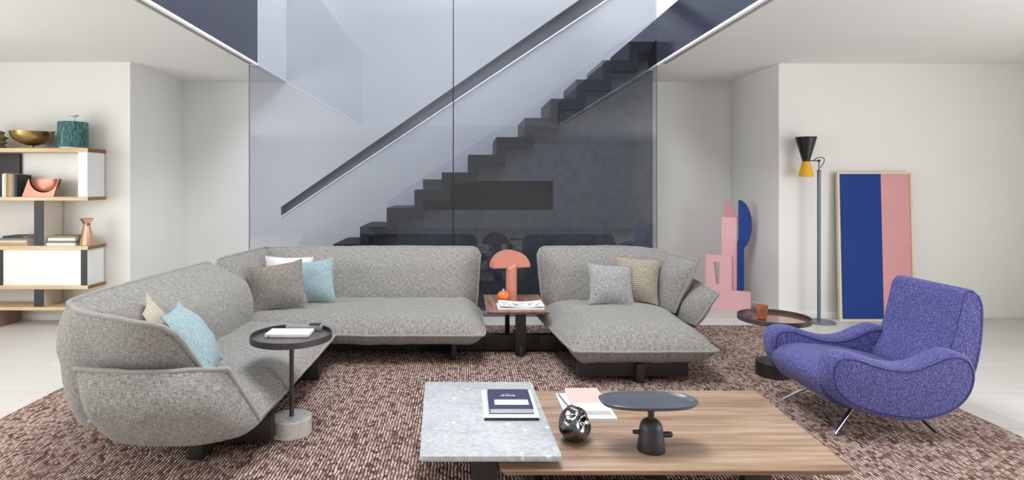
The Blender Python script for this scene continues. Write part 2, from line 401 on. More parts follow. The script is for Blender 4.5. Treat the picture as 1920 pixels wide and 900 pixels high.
def panelS(bot, top, ru=.0, rv=.0, curve=0.0, l0=True, l1=True, belly=None):
    """surface between two rails, the two top corners rounded off"""
    def S(u, v):
        vm = 1
        if ru:
            if l0 and u < ru: vm = 1-rv*(1-math.sqrt(max(0, 1-(1-u/ru)**2)))
            if l1 and 1-u < ru: vm = 1-rv*(1-math.sqrt(max(0, 1-(1-(1-u)/ru)**2)))
        v2 = v*vm; a, b = spline(bot, u), spline(top, u)
        p = a.lerp(b, v2)
        if belly: p = p + belly(u, v2)
        return p
    return S
def quadS(p00, p10, p11, p01, r=.0, sag=0):
    """p00 u0v0, p10 u1v0, p11 u1v1, p01 u0v1 with superellipse rounding of the outline"""
    a, b, c, d = map(Vector, (p00, p10, p11, p01))
    def S(u, v):
        x, y = 2*u-1, 2*v-1
        if r:
            x2 = x*(1-r*abs(y)**6); y2 = y*(1-r*abs(x)**6)
        else: x2, y2 = x, y
        u2, v2 = (x2+1)/2, (y2+1)/2
        return a.lerp(b, u2).lerp(d.lerp(c, u2), v2)
    return S

# ================================================================== ROOM
CZ = 2.94; TOP = 5.6; XL, XR = -2.40, 2.27; YG = 6.87; YB = 8.0
struct(box('floor', -6.8, 6.8, -6.8, 8.2, -.1, 0, M['floor']))
bm = bmesh.new()   # lower ceiling slab around the double-height void
bx(bm, -6.8, XL-.09, -6.8, 8.2, CZ, CZ+.3); bx(bm, XR+.09, 6.8, -6.8, 8.2, CZ, CZ+.3); bx(bm, XL-.09, XR+.09, -6.8, -.25, CZ, CZ+.3)
struct(obj('ceiling', bm, M['ceil'], smooth=False))
bm = bmesh.new()   # roof over the void with skylight openings
bx(bm, -2.9, -1.36, -.6, 8.2, TOP, TOP+.15); bx(bm, 1.26, 2.9, -.6, 6.9, TOP, TOP+.15); bx(bm, -1.36, 1.26, -.6, 1.2, TOP, TOP+.15); bx(bm, -1.36, 1.26, 4.6, 6.9, TOP, TOP+.15)
bx(bm, -1.36, 2.9, 7.86, 8.2, TOP, TOP+.15)
struct(obj('ceiling_upper', bm, M['ceil'], smooth=False))
# back wall with the recessed handrail slot
A = P(527, 405, YB); B = P(527, 388, YB); Cc = P(1228, -99, YB); D = P(1228, -62, YB)
bm = bmesh.new()
def q(bm, *ps): bm.faces.new([bm.verts.new(p) for p in ps])
xa, xc = A.x, Cc.x; xl, xr = -3.9, 3.75
q(bm, (xl, YB, 0), (xa, YB, 0), (xa, YB, TOP), (xl, YB, TOP)); q(bm, (xc, YB, 0), (xr, YB, 0), (xr, YB, TOP), (xc, YB, TOP))
q(bm, (xa, YB, 0), (xc, YB, 0), D, A); q(bm, B, Cc, (xc, YB, TOP), (xa, YB, TOP))
dy = Vector((0, .13, 0))
q(bm, A, D, D+dy, A+dy)
bx(bm, xl, xr, YB+.14, YB+.24, 0, TOP)
bmesh.ops.remove_doubles(bm, verts=bm.verts, dist=1e-4)
me = bpy.data.meshes.new('wall_back'); bm.to_mesh(me); bm.free()
struct(link('wall_back', me, M['stairwall'], smooth=False))
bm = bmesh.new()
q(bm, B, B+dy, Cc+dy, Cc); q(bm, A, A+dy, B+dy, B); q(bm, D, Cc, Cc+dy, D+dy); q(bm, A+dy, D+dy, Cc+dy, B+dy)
mt_ = bpy.data.meshes.new('trim_14')
bm2 = bmesh.new(); d2 = Vector((0, -.018, -.022)); d3 = Vector((0, 0, -.038))
va = [bm2.verts.new(p) for p in (A, D, D+d2, A+d2)]; vb = [bm2.verts.new(p) for p in (A+d3, D+d3)]
bm2.faces.new(va); bm2.faces.new((va[3], va[2], vb[1], vb[0])); bm2.faces.new((va[0], va[3], vb[0])); bm2.faces.new((va[1], vb[1], va[2]))
bm2.to_mesh(mt_); bm2.free(); struct(link('trim_15', mt_, M['white_trim'], smooth=False))
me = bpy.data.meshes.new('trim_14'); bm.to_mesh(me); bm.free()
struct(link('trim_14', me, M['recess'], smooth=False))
struct(box('wall_left_front', -6.8, -3.80, 6.70, 8.2, 0, CZ, M['wall']))
struct(box('wall_right_front', 3.645, 6.8, 6.77, 8.2, 0, CZ, M['wall']))
def wall_with_opening(name, x0, x1, yw0, yw1, zw0, zw1):
    bm = bmesh.new(); bx(bm, x0, x1, -6.8, yw0, 0, CZ); bx(bm, x0, x1, yw1, 7, 0, CZ); bx(bm, x0, x1, yw0, yw1, 0, zw0); bx(bm, x0, x1, yw0, yw1, zw1, CZ)
    return struct(obj(name, bm, M['wall'], smooth=False))
wall_with_opening('wall_right', 6.6, 6.8, -2.4, 3.8, .2, 2.7)
wall_with_opening('wall_left', -6.8, -6.6, -2.7, 4.5, .2, 2.7)  # opening added around the left fill light, out of view
bm = bmesh.new(); bx(bm, -6.8, 6.8, -6.8, -6.6, 0, CZ)
struct(obj('wall_rear', bm, M['wall'], smooth=False))
# upper storey walls round the void
bm = bmesh.new(); bx(bm, -2.9, 2.9, -.6, -.25, CZ+.3, TOP); struct(obj('wall_rear_upper', bm, M['stairwall'], smooth=False))
bm = bmesh.new(); bx(bm, XL-.3, XL-.1, -.25, YG, CZ+.3, TOP); bx(bm, XL-.085, XL, YG-.005, 7.995, CZ, TOP); struct(obj('wall_left_upper', bm, M['stairwall'], smooth=False))
bm = bmesh.new(); bx(bm, XR+.35, XR+.55, -.25, 8.14, CZ+.3, TOP); struct(obj('wall_right_upper', bm, M['stairwall'], smooth=False))
# dark glossy balustrades along the void, with white edge strip and shadow gap
struct(box('trim_1', XL-.03, XL, -.25, YG-.01, CZ+.02, 4.65, M['navy_panel']))
struct(box('trim_2', XR, XR+.03, -.25, 7.98, CZ+.02, 3.49, M['navy_panel']))
struct(box('trim_3', XL-.03, XL+.003, -.25, YG-.01, CZ-.004, CZ+.02, M['white_trim']))
struct(box('trim_4', XR-.003, XR+.03, -.25, YG-.01, CZ-.004, CZ+.02, M['white_trim']))
struct(box('trim_5', XL-.09, XL-.03, -.25, YG-.01, CZ+.06, CZ+.09, M['gap']))
struct(box('trim_6', XR+.03, XR+.09, -.25, YG-.01, CZ+.06, CZ+.09, M['gap']))
# ceiling strips behind the glass line
struct(box('trim_8', XR, XR+.09, YG-.01, 7.99, CZ, CZ+.3, M['ceil']))
# glass wall: two panes and their black joint
XJ = (850-868)*YG/F
struct(box('window_1', -2.50, XJ-.006, YG, YG+.012, .0, TOP, M['glass']))
struct(box('window_2', XJ+.006, XR, YG, YG+.012, .0, TOP, M['glass']))
struct(box('trim_9', XJ-.006, XJ+.006, YG-.003, YG+.015, 0, TOP, M['blackgloss']))
struct(box('trim_10', XR, XR+.008, YG-.002, YG+.014, 0, CZ, M['greysteel']))
struct(box('trim_11', -2.508, -2.50, YG-.002, YG+.014, 0, CZ, M['greysteel']))
struct(box('trim_12', -2.50, XR, YG-.02, YG-.001, 0, .025, M['greysteel']))
def base(name, *a): struct(box(name, *a, M['wall'], bev=.003))
base('baseboard_left', -6.6, -3.80, 6.685, 6.70, 0, .075); base('baseboard_right', 3.645, 6.6, 6.755, 6.77, 0, .075)
base('baseboard_right_alcove', 3.63, 3.645, 6.77, 7.99, 0, .075); base('baseboard_left_alcove', -3.80, -3.785, 6.70, 7.99, 0, .075)
base('baseboard_back_left', -3.78, -2.52, 7.985, 8.0, 0, .075); base('baseboard_back_right', 2.3, 3.63, 7.985, 8.0, 0, .075)

# ---- staircase: folded plate behind the glass
YS = 7.06
xs = [1231, 1180, 1130, 1081, 1033, 984, 931, 878, 828, 777, 725, 675, 625, 575, 525, 475]
ys = [78, 78, 113, 149, 185, 221, 257, 290, 323, 356, 390, 425, 458, 492, 526, 560]
steps = []   # (xleft, xright, ztop)
tr, ri = 50.2*YS/F, 34.6*YS/F
ztop = P(0, 78, YS).z; xr0 = (1231-868)*YS/F
x_edges = [(x-868)*YS/F for x in (1180, 1130, 1081, 1033, 984, 931, 878, 828, 777, 725, 675, 625)]
zs = [P(0, y, YS).z for y in (78, 113, 149, 185, 221, 257, 290, 323, 356, 390, 425, 458)]
while zs[-1]-ri > .1: x_edges.append(x_edges[-1]-tr); zs.append(zs[-1]-ri)
poly = [(xr0-.002, zs[0])]
prev_x = xr0
for xe, z in zip(x_edges, zs):
    poly.append((xe, z))
    nxt = zs[zs.index(z)+1] if zs.index(z)+1 < len(zs) else 0.0
    poly.append((xe, nxt))
th, tw = .13, .105
low = []
for k, (xe, z) in enumerate(zip(x_edges, zs)):
    low.append((xe+tw, z-th)); 
    if k+1 < len(zs): low.append((xe+tw, zs[k+1]-th))
low = [(xr0-.002, zs[0]-th)]+low+[(x_edges[-1]+tw, 0)]
st = thing('staircase', 'charcoal folded plate staircase climbing to the right behind the glass wall', 'staircase', (0, 7.5, 0))
bm = bmesh.new()
# build side faces as quads step by step (top outline and inner outline have equal structure)
outer = [(xr0-.002, zs[0])]; inner = [(xr0-.002, zs[0]-th)]
for k, (xe, z) in enumerate(zip(x_edges, zs)):
    outer.append((xe, z)); inner.append((xe+tw, z-th))
    zn = zs[k+1] if k+1 < len(zs) else 0
    outer.append((xe, zn)); inner.append((xe+tw, (zn-th) if k+1 < len(zs) else 0))
for s in (YS, 7.97):
    pass
vo = [[bm.verts.new((x, y, z)) for x, z in outer] for y in (YS, 7.97)]; vi = [[bm.verts.new((x, y, z)) for x, z in inner] for y in (YS, 7.97)]
for k in range(len(outer)-1):
    bm.faces.new((vo[0][k], vo[0][k+1], vi[0][k+1], vi[0][k])); bm.faces.new((vo[1][k], vi[1][k], vi[1][k+1], vo[1][k+1]))
    bm.faces.new((vo[0][k], vo[1][k], vo[1][k+1], vo[0][k+1])); bm.faces.new((vi[0][k], vi[0][k+1], vi[1][k+1], vi[1][k]))
for k in (0, -1): bm.faces.new((vo[0][k], vi[0][k], vi[1][k], vo[1][k]))
obj('stair_plate', bm, M['stair'], st, smooth=False)
# glass balustrade standing on the outer edge of the flight
bm = bmesh.new(); yb = YS+.02
sl = (zs[0]-zs[9])/(x_edges[0]-x_edges[9])
for k in range(0, 10):
    xa_, xb_ = x_edges[k]+.002, (x_edges[k-1] if k else xr0-.01)
    za = zs[k]+.005; h = .055
    if k % 1 == 0:
        a1 = zs[k]+ (.005); zt1 = zs[k]+.075; zt2 = zs[k]+.075+sl*(xb_-xa_)
        vs_ = [(xa_, yb, a1), (xb_, yb, a1), (xb_, yb, zt2), (xa_, yb, zt1)]
        f = [bm.verts.new(v) for v in vs_]; g_ = [bm.verts.new((v[0], yb+.01, v[2])) for v in vs_]
        bm.faces.new(f); bm.faces.new(g_[::-1])
        for i in range(4): bm.faces.new((f[i], g_[i], g_[(i+1) % 4], f[(i+1) % 4]))
obj('glass_balustrade', bm, M['clearglass'], st, smooth=False)
# grey marble wall below the flight with a dark niche
n0 = P(793, 339, 7.2); n1 = P(1038, 394, 7.2)
YU = 7.2
bm = bmesh.new()
xr1 = XR-.003
cuts = sorted(set([n0.x, n1.x]))
def under(x0, x1, z0, z1): bx(bm, x0, x1, YU, YU+.1, z0, z1)
cols = [(xe+tw, (x_edges[k-1]+tw if k else xr0), z-th) for k, (xe, z) in enumerate(zip(x_edges, zs))]
for x0, x1, zt in cols:
    zt = min(zt, CZ+.2)
    if x1 <= x0: continue
    segs = [x0]+[c for c in (n0.x, n1.x) if x0 < c < x1]+[x1]
    for a, b in zip(segs, segs[1:]):
        mid = (a+b)/2
        if n0.x < mid < n1.x:
            under(a, b, 0, n1.z)
            if zt > n0.z: under(a, b, n0.z, zt)
        else: under(a, b, 0, zt)
bmesh.ops.remove_doubles(bm, verts=bm.verts, dist=1e-4)
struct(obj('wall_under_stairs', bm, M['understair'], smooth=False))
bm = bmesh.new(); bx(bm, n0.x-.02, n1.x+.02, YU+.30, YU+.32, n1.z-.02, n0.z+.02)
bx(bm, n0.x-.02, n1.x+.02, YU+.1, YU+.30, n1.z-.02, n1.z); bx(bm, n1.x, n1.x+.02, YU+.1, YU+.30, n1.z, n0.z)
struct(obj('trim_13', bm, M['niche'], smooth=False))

# ================================================================== RUG
ZR = .014
r_ = box('rug', -3.03, 3.40, 1.2, 6.39, 0.0005, ZR, M['rug'], bev=.004)
tag(r_, 'large woven brown and pink flecked rug under the sofa and armchair', 'rug')

# ================================================================== SOFA (corner)
sofa = thing('corner_sofa', 'grey woven L-shaped corner sofa with piped padded back, left of the wooden side table', 'sofa', (-1.0, 4.6, ZR))
def seat(parent, name, pts, size, seed, front=.15, back=.105, wid=(.22, .20)):
    S = quadS(*pts, r=.02)
    o = puffy(name, S, front, back, (1, 1, 1, 1), wid, M['sofa'], parent, 60, 44, size, wr=.016, seed=seed, power=.72, widb=(.13, .13))
    piping(S, ['u0', 'v1', 'u1', 'v0'], o, .011, closed=True, seed=seed)
    return S
# left run seat, then centre seat
seat(sofa, 'seat', [(-2.02, 3.14, .275), (-1.10, 3.17, .275), (-1.07, 5.02, .275), (-2.02, 5.02, .275)], (.95, 1.86), 1, wid=(.24, .26))
seat(sofa, 'seat', [(-2.0, 4.94, .275), (.195, 4.94, .27), (.175, 6.05, .275), (-2.0, 6.05, .275)], (2.2, 1.1), 2)
# centre back
Sb = panelS([(-2.02, 5.95, .24), (-1, 5.96, .24), (.13, 5.96, .24)], [(-2.07, 6.13, .885), (-1, 6.15, .89), (.185, 6.15, .89)], .05, .12, l0=False)
b1 = puffy('back_cushion', Sb, lambda u, v: .15+.07*(1-v)*(v > 0), .12, (.6, 1, .3, 1), (.22, .26), M['sofa'], sofa, 60, 30, (2.2, .66), seed=3, wr=.012)
piping(Sb, ['v1', 'u1'], b1, .0135, seed=3)
tube_obj('seam', [Sb(.70, v/12)+Vector((0, -(.145+.07*(1-v/12))*min(1, math.sin(PI/2*min(1, (1-v/12)*.66/.26))**.75)-.012, 0)) for v in range(4, 12)], .0022, M['pil_grey'], b1, n=5)
# corner back
Sc = panelS([(-2.0, 5.11, .24), (-1.98, 5.95, .24)], [(-2.17, 5.13, .885), (-2.07, 6.12, .89)], .09, .10, l1=False)
b2 = puffy('back_cushion', Sc, .12, lambda u, v: .17+.07*(1-v), (1, .6, .3, 1), (.20, .26), M['sofa'], sofa, 30, 30, (.95, .66), seed=4)
piping(Sc, ['u0', 'v1'], b2, .0135, seed=4)
# left back with the wing folded round at the front
botL = [(-2.0, 5.05, .22), (-2.06, 4.0, .2), (-2.15, 3.54, .20), (-2.08, 3.34, .21), (-1.70, 3.40, .24), (-1.40, 3.38, .33)]
topL = [(-2.17, 5.07, .885), (-2.23, 4.0, .885), (-2.22, 3.36, .89), (-2.13, 3.20, .885), (-2.0, 3.08, .88), (-1.69, 2.91, .875), (-1.44, 2.89, .85)]
Sl = panelS(botL, topL, .045, .10)
b3 = puffy('back_cushion', Sl, lambda u, v: .13-.04*min(1, max(0, (u-.45)/.3)), lambda u, v: (.30+.06*math.sin(PI*min(1, max(0, v))))*(1-.74*min(1, max(0, (u-.60)/.22)))*(1-.5*(1-v)*min(1, max(0, (u-.60)/.22))), (1, 1, .25, 1), (.24, .30), M['sofa'], sofa, 90, 40, (3.0, .7), seed=5, wr=.014)
piping(Sl, ['u0', 'v1', 'u1'], b3, .0135, seed=5)
# front arm flap
botA = [(-1.90, 3.14, .24), (-1.55, 3.10, .235), (-1.32, 3.12, .235), (-1.10, 3.19, .262)]
topA = [(-1.985, 3.00, .60), (-1.62, 2.93, .61), (-1.215, 3.02, .60)]
Sa = panelS(botA, topA, 0, 0)
b4 = puffy('arm', Sa, .13, .12, (.8, 1, .35, 1), (.15, .20), M['sofa'], sofa, 48, 30, (.9, .42), seed=6, wr=.012)
piping(Sa, ['u0', 'v1', 'u1'], b4, .0135, seed=6)
for a in [(-1.90, -1.12, 3.42, 3.50, .05, .20), (-1.53, -1.45, 3.26, 4.9, ZR, .16), (-1.95, -1.13, 4.58, 4.66, ZR, .2), (-1.5, .19, 5.36, 5.44, .03, .17), (-.10, -.06, 5.1, 5.9, ZR, .20)]:
    box('base_rail', *a, M['darkbase'], sofa, bev=.003)

# ================================================================== CHAISE
ch = thing('chaise_longue', 'grey woven chaise section with folded wing back, right of the wooden side table', 'sofa', (1.35, 5.2, ZR))
seat(ch, 'seat', [(.84, 4.46, .272), (1.96, 4.46, .272), (2.02, 5.88, .275), (.70, 5.9, .275)], (1.1, 1.45), 7, front=.16, back=.115, wid=(.26, .24))
botR = [(.82, 5.96, .24), (1.45, 5.96, .24), (1.75, 5.88, .26), (1.90, 5.66, .30), (1.95, 5.42, .36)]
topR = [(.775, 6.15, .89), (1.6, 6.16, .89), (1.92, 6.06, .88), (2.02, 5.72, .87), (2.13, 5.30, .855)]
Sr = panelS(botR, topR, .05, .12, l1=False)
b5 = puffy('back_cushion', Sr, lambda u, v: .15+.06*(1-v) if u < .6 else .11, .12, (1, 1, .3, 1), (.22, .26), M['sofa'], ch, 64, 32, (2.0, .66), seed=8, wr=.012)
piping(Sr, ['u0', 'v1', 'u1'], b5, .0135, seed=8)
botB = [(2.0, 5.95, .22), (2.03, 5.6, .22), (2.07, 5.22, .29)]
topB = [(2.04, 5.98, .66), (2.16, 5.62, .655), (2.23, 5.12, .59)]
Sq = panelS(botB, topB, 0, 0)
b6 = puffy('arm', Sq, .10, .11, (.7, 1, .4, 1), (.20, .20), M['sofa'], ch, 40, 30, (.8, .42), seed=9, wr=.012)
piping(Sq, ['v1', 'u1'], b6, .0135, seed=9)
for a in [(.90, 1.76, 4.58, 4.66, .045, .19), (1.34, 1.40, 4.52, 5.9, ZR, .16), (.9, 1.8, 5.5, 5.58, .03, .18), (.702, 1.34, 5.36, 5.44, .03, .17)]:
    box('base_rail', *a, M['darkbase'], ch, bev=.003)

# ================================================================== WOODEN SIDE TABLE
stt = thing('side_table', 'square walnut side table on dark plank legs between the sofa sections', 'side table', (.48, 5.6, ZR))
bm = bmesh.new(); bx(bm, .205, .775, 5.16, 6.0, .395, .42)
for v in bm.verts:
    if v.co.z < .4: v.co.x = .49+(v.co.x-.49)*.93; v.co.y = 5.58+(v.co.y-5.58)*.95
bmesh.ops.bevel(bm, geom=list(bm.edges), offset=.004, segments=2, affect='EDGES')
obj('table_top', bm, M['walnut'], stt)
box('leg', .47, .565, 5.25, 5.275, ZR, .397, M['darkbase'], stt, bev=.002)
box('leg', .415, .455, 5.72, 5.80, ZR, .397, M['darkbase'], stt, bev=.002)
box('foot', .50, .53, 5.2, 5.85, ZR, .10, M['darkbase'], stt, bev=.002)
box('base_rail', .192, .70, 5.36, 5.44, .03, .17, M['darkbase'], stt, bev=.003)

# mushroom lamp
lp = thing('table_lamp', 'coral mushroom table lamp with half-round shade on the walnut side table', 'lamp', (.472, 5.74, .42))
prof = [(.188*math.cos(a), .735+.165*math.sin(a)) for a in [PI*i/32 for i in range(33)]]
bm = bmesh.new(); extrude_prof(bm, prof, -.01, .13, .003, 2)
R = Matrix.Translation((.475, 5.70, 0)) @ Matrix.Rotation(math.radians(14), 4, 'Z')
for v in bm.verts: v.co = R @ v.co
obj('lamp_shade', bm, M['coral'], lp, sharp=30)
bm = bmesh.new(); n = 40; r = .054; c0 = (.472, 5.715)
lo_ = [bm.verts.new((c0[0]+r*math.cos(2*PI*i/n), c0[1]+r*math.sin(2*PI*i/n), .42)) for i in range(n)]
hi_ = [bm.verts.new((c0[0]+r*math.cos(2*PI*i/n), c0[1]+r*math.sin(2*PI*i/n), .78+.9*r*math.sin(2*PI*i/n)+.35*r*math.cos(2*PI*i/n))) for i in range(n)]
for i in range(n): bm.faces.new((lo_[i], lo_[(i+1) % n], hi_[(i+1) % n], hi_[i]))
bm.faces.new(lo_[::-1]); bm.faces.new(hi_)
obj('lamp_stem', bm, M['coral'], lp)
# orange ceramic fruit
fr = thing('ceramic_fruit', 'small shiny orange ceramic fruit at the foot of the coral lamp', 'ornament', (.388, 5.62, .42))
lathe_obj('body', [(.0, .0), (.03, .002), (.052, .022), (.061, .05), (.057, .078), (.038, .1), (.015, .108), (0, .108)], (.388, 5.62, .42), M['orange'], fr)
lathe_obj('stalk', [(.010, .104), (.007, .112), (.013, .122), (.0, .124)], (.388, 5.62, .42), M['paper'], fr, n=8)
# magazine
def sheet(name, x0, x1, y0, y1, z0, th, fn, mat, parent=None, nx=24, ny=8, skew=0):
    bm = bmesh.new(); T, Bt = [], []
    for i in range(nx+1):
        a, b = [], []
        for j in range(ny+1):
            u, v = i/nx, j/ny; x = x0+(x1-x0)*u+skew*v; y = y0+(y1-y0)*v; h = fn(u, v)
            a.append(bm.verts.new((x, y, z0+th+h))); b.append(bm.verts.new((x, y, z0+h*.9)))
        T.append(a); Bt.append(b)
    for i in range(nx):
        for j in range(ny):
            bm.faces.new((T[i][j], T[i+1][j], T[i+1][j+1], T[i][j+1])); bm.faces.new((Bt[i][j], Bt[i][j+1], Bt[i+1][j+1], Bt[i+1][j]))
        bm.faces.new((T[i][0], Bt[i][0], Bt[i+1][0], T[i+1][0])); bm.faces.new((T[i][ny], T[i+1][ny], Bt[i+1][ny], Bt[i][ny]))
    for j in range(ny):
        bm.faces.new((T[0][j], T[0][j+1], Bt[0][j+1], Bt[0][j])); bm.faces.new((T[nx][j], Bt[nx][j], Bt[nx][j+1], T[nx][j+1]))
    return obj(name, bm, mat, parent)
def magprint():
    m, nt, b = new_mat('printed_page'); v = coords(nt); f = noise_fac(nt, coords(nt, 'Object', (26, 9, 1)), 1, 4, .65)
    nt.links.new(ramp(nt, f, [(0.34, lin((96, 112, 120))), (0.46, lin((170, 182, 184))), (0.52, lin((238, 238, 236))), (0.74, lin((236, 236, 234))), (0.8, lin((190, 168, 108)))]), b.inputs['Base Color']); b.inputs['Roughness'].default_value = .5; return m
M['print'] = magprint()
mg = thing('magazine', 'open white magazine with grey drawing on the walnut side table', 'magazine', (.53, 5.42, .42))
sheet('cover', .315, .735, 5.27, 5.52, .4205, .012, lambda u, v: 0, M['paper'], mg)
pg = sheet('page', .33, .735, 5.28, 5.54, .4335, .004, lambda u, v: .002+.014*abs(math.cos(PI*(u-.05)))**2, M['paper'], mg)
sheet('printed_picture', .365, .705, 5.31, 5.45, .4388, .0006, lambda u, v: .0025+.014*abs(math.cos(PI*((.035+.34*u)/.405-.05)))**2, M['print'], pg)

# ================================================================== CUSHIONS
def cushion(label, c, w_, h_, yaw, lean, roll, mat, thick=.075, group=None, seed=0, flip=False):
    """centre c; yaw turns its face (0 faces the camera, +90 faces right), lean tips the top back"""
    t = thing('cushion', label, 'cushion', c, group)
    def S(u, v):
        x, y = 2*u-1, 2*v-1
        e = 1-.09*(1-x*x)*abs(y)**2; g_ = 1-.09*(1-y*y)*abs(x)**2
        q_ = Vector((x*g_*w_/2, 0, y*e*h_/2))
        q_ = q_ + Vector((0, .02*(x*x+y*y)*0, 0))
        Rm = Matrix.Rotation(math.radians(yaw), 3, 'Z') @ Matrix.Rotation(math.radians(-lean), 3, 'X') @ Matrix.Rotation(math.radians(roll), 3, 'Y')
        return Rm @ q_ + Vector(c)
    o = puffy('cover', S, thick, thick, (1, 1, 1, 1), (w_*.42, h_*.42), mat, t, 30, 30, (w_, h_), wr=.014, seed=seed, power=.8)
    piping(S, ['u0', 'v1', 'u1', 'v0'], t, .0032, closed=True, mat=mat, seed=seed).name = 'seam'
    return t
cushion('large warm grey cushion in front of the white and blue ones in the sofa corner', (-1.68, 5.33, .625), .48, .42, 14, 22, -8, M['pil_grey'], seed=1)
cushion('pale blue cushion leaning on the centre sofa back behind the warm grey cushion', (-1.45, 5.60, .625), .45, .41, -2, 22, -8, M['pil_blue'], seed=2)
cushion('white cushion tucked behind the grey and blue cushions in the sofa corner', (-1.71, 5.71, .655), .46, .38, 3, 18, 2, M['pil_white'], seed=3, thick=.06)
cushion('pale blue cushion leaning inside the left wing of the sofa', (-1.63, 3.56, .615), .46, .46, 104, 36, 0, M['pil_blue'], seed=4, thick=.085)
cushion('beige cushion between the left wing and the pale blue cushion', (-1.79, 3.50, .665), .42, .42, 112, 26, -8, M['pil_beige'], seed=5, thick=.05)
cushion('plain pale grey square cushion on the chaise, in front of the ribbed one', (1.385, 5.50, .61), .43, .39, 6, 24, 5, M['pil_lgrey'], seed=6)
cushion('ribbed beige cushion on the chaise behind the pale grey one', (1.66, 5.62, .635), .42, .44, -18, 20, 3, M['pil_rib'], seed=7)

# ================================================================== ROUND SIDE TABLES
def round_table(label, x, y, ztop, rt, rb, hb, basemat, floormat_, offx=0):
    t = thing('round_side_table', label, 'side table', (x, y, ZR))
    lathe_obj('base', [(rb-.004, 0), (rb, .004), (rb, hb-.004), (rb-.004, hb), (0, hb)], (x, y, ZR), basemat, t, n=64)
    lathe_obj('pole', [(.0135, hb), (.0135, ztop-.03-ZR)], (x+offx, y, ZR), M['tray_rim'], t, n=20)
    lathe_obj('tray_bottom', [(rt-.008, 0), (rt-.008, .008), (0, .008)], (x, y, ztop-.034), floormat_, t, n=72)
    bm = bmesh.new(); prof = [(rt-.007, 0), (rt, 0), (rt, .036), (rt-.002, .038), (rt-.005, .038), (rt-.007, .036)]
    n = 72; rings = [[bm.verts.new((x+r*math.cos(2*PI*i/n), y+r*math.sin(2*PI*i/n), ztop-.038+z)) for i in range(n)] for r, z in prof]
    for a, b in zip(rings, rings[1:]+rings[:1]):
        for i in range(n): bm.faces.new((a[i], a[(i+1) % n], b[(i+1) % n], b[i]))
    obj('tray_rim', bm, M['tray_rim'], t)
    return t
round_table('round tray table with white marble base in front of the corner sofa', -1.057, 3.62, .632, .245, .121, .105, M['marble'], M['tray_grey'])
round_table('round tray table with black base and oxblood top behind the blue armchair', 2.50, 4.72, .492, .268, .134, .115, M['dark'], M['tray_red'])
# things on the left tray
bxz = .606
wb = thing('white_case', 'flat white case lying at the front of the left tray table', 'box', (-1.08, 3.66, bxz))
bm = bmesh.new(); bx(bm, -1.215, -.945, 3.59, 3.735, bxz+.002, bxz+.026, .004); obj('case_body', bm, M['whiteplastic'], wb)
lathe_obj('button', [(.004, 0), (.004, .002), (0, .002)], (-1.19, 3.588, bxz+.012), M['dark'], wb, n=12, M_=Matrix.Rotation(PI/2, 4, 'X'))
gb = thing('grey_case', 'slim silver grey case behind the white one on the left tray table', 'box', (-1.02, 3.78, bxz))
bm = bmesh.new(); bx(bm, -1.135, -.905, 3.752, 3.80, bxz+.002, bxz+.04, .004); obj('case_body', bm, M['greyplastic'], gb)
bm = bmesh.new(); bx(bm, -.985, -.915, 3.748, 3.795, bxz+.0405, bxz+.046, .001); obj('clasp', bm, M['dark'], gb)
# cup on the right tray
cup = tag(lathe_obj('cup', [(.030, 0), (.034, .004), (.047, .112), (.044, .113), (.031, .012), (0, .01)], (2.395, 4.70, .4675), M['cupwood'], n=12), 'small faceted brown wooden cup on the oxblood tray table', 'cup')

# ================================================================== COFFEE TABLE
ct = thing('coffee_table', 'low coffee table with overlapping grey stone and light walnut tops', 'coffee table', (.8, 3.0, ZR))
def slab(name, pts, z0, z1, mat, under=.0):
    bm = bmesh.new(); a = [bm.verts.new((x, y, z1)) for x, y in pts]
    cx = sum(p[0] for p in pts)/len(pts); cy = sum(p[1] for p in pts)/len(pts)
    b = [bm.verts.new((x+(under if x < cx else -under), y+(under if y < cy else -under), z0)) for x, y in pts]; n = len(pts)
    f = bm.faces.new(a); bm.faces.new(b[::-1])
    for i in range(n): bm.faces.new((a[i], b[i], b[(i+1) % n], a[(i+1) % n]))
    es = [e for e in bm.edges if abs(e.verts[0].co.z-e.verts[1].co.z) > .001]
    bmesh.ops.bevel(bm, geom=es, offset=.02, segments=5, affect='EDGES', profile=.5)
    bmesh.ops.recalc_face_normals(bm, faces=bm.faces)
    es = [e for e in bm.edges if abs(e.verts[0].co.z-e.verts[1].co.z) < 1e-5]
    es = [e for e in es if len(e.link_faces) == 2 and any(len(f.verts) > 8 for f in e.link_faces)]
    bmesh.ops.bevel(bm, geom=es, offset=.003, segments=2, affect='EDGES', profile=.5)
    return obj(name, bm, mat, ct, sharp=40)
slab('wood_top', [(.16, 2.555), (1.715, 2.555), (1.77, 3.55), (.16, 3.55)], .272, .30, M['oak'], .018)
slab('stone_top', [(-.19, 2.565), (.435, 2.565), (.412, 3.53), (-.228, 3.53)], .335, .36, M['stone'])
for a in [(.04, .16, 2.72, 2.78, ZR, .335), (-.0, .05, 2.78, 3.3, .24, .32), (.0, .10, 3.32, 3.38, ZR, .335), (.34, .38, 2.62, 3.4, ZR+.02, .16), (.38, 1.5, 2.66, 2.74, .09, .17), (1.28, 1.40, 2.66, 2.72, ZR, .272), (.85, .95, 2.74, 3.45, .17, .272), (.38, 1.5, 3.3, 3.38, .02, .17), (1.28, 1.40, 3.2, 3.26, ZR, .272)]:
    box('leg' if a[4] < .03 and a[5] > .25 else 'base_rail', *a, M['darkbase'], ct, bev=.002)
box('spacer', .2, .3, 2.95, 3.05, .30, .335, M['darkbase'], ct)

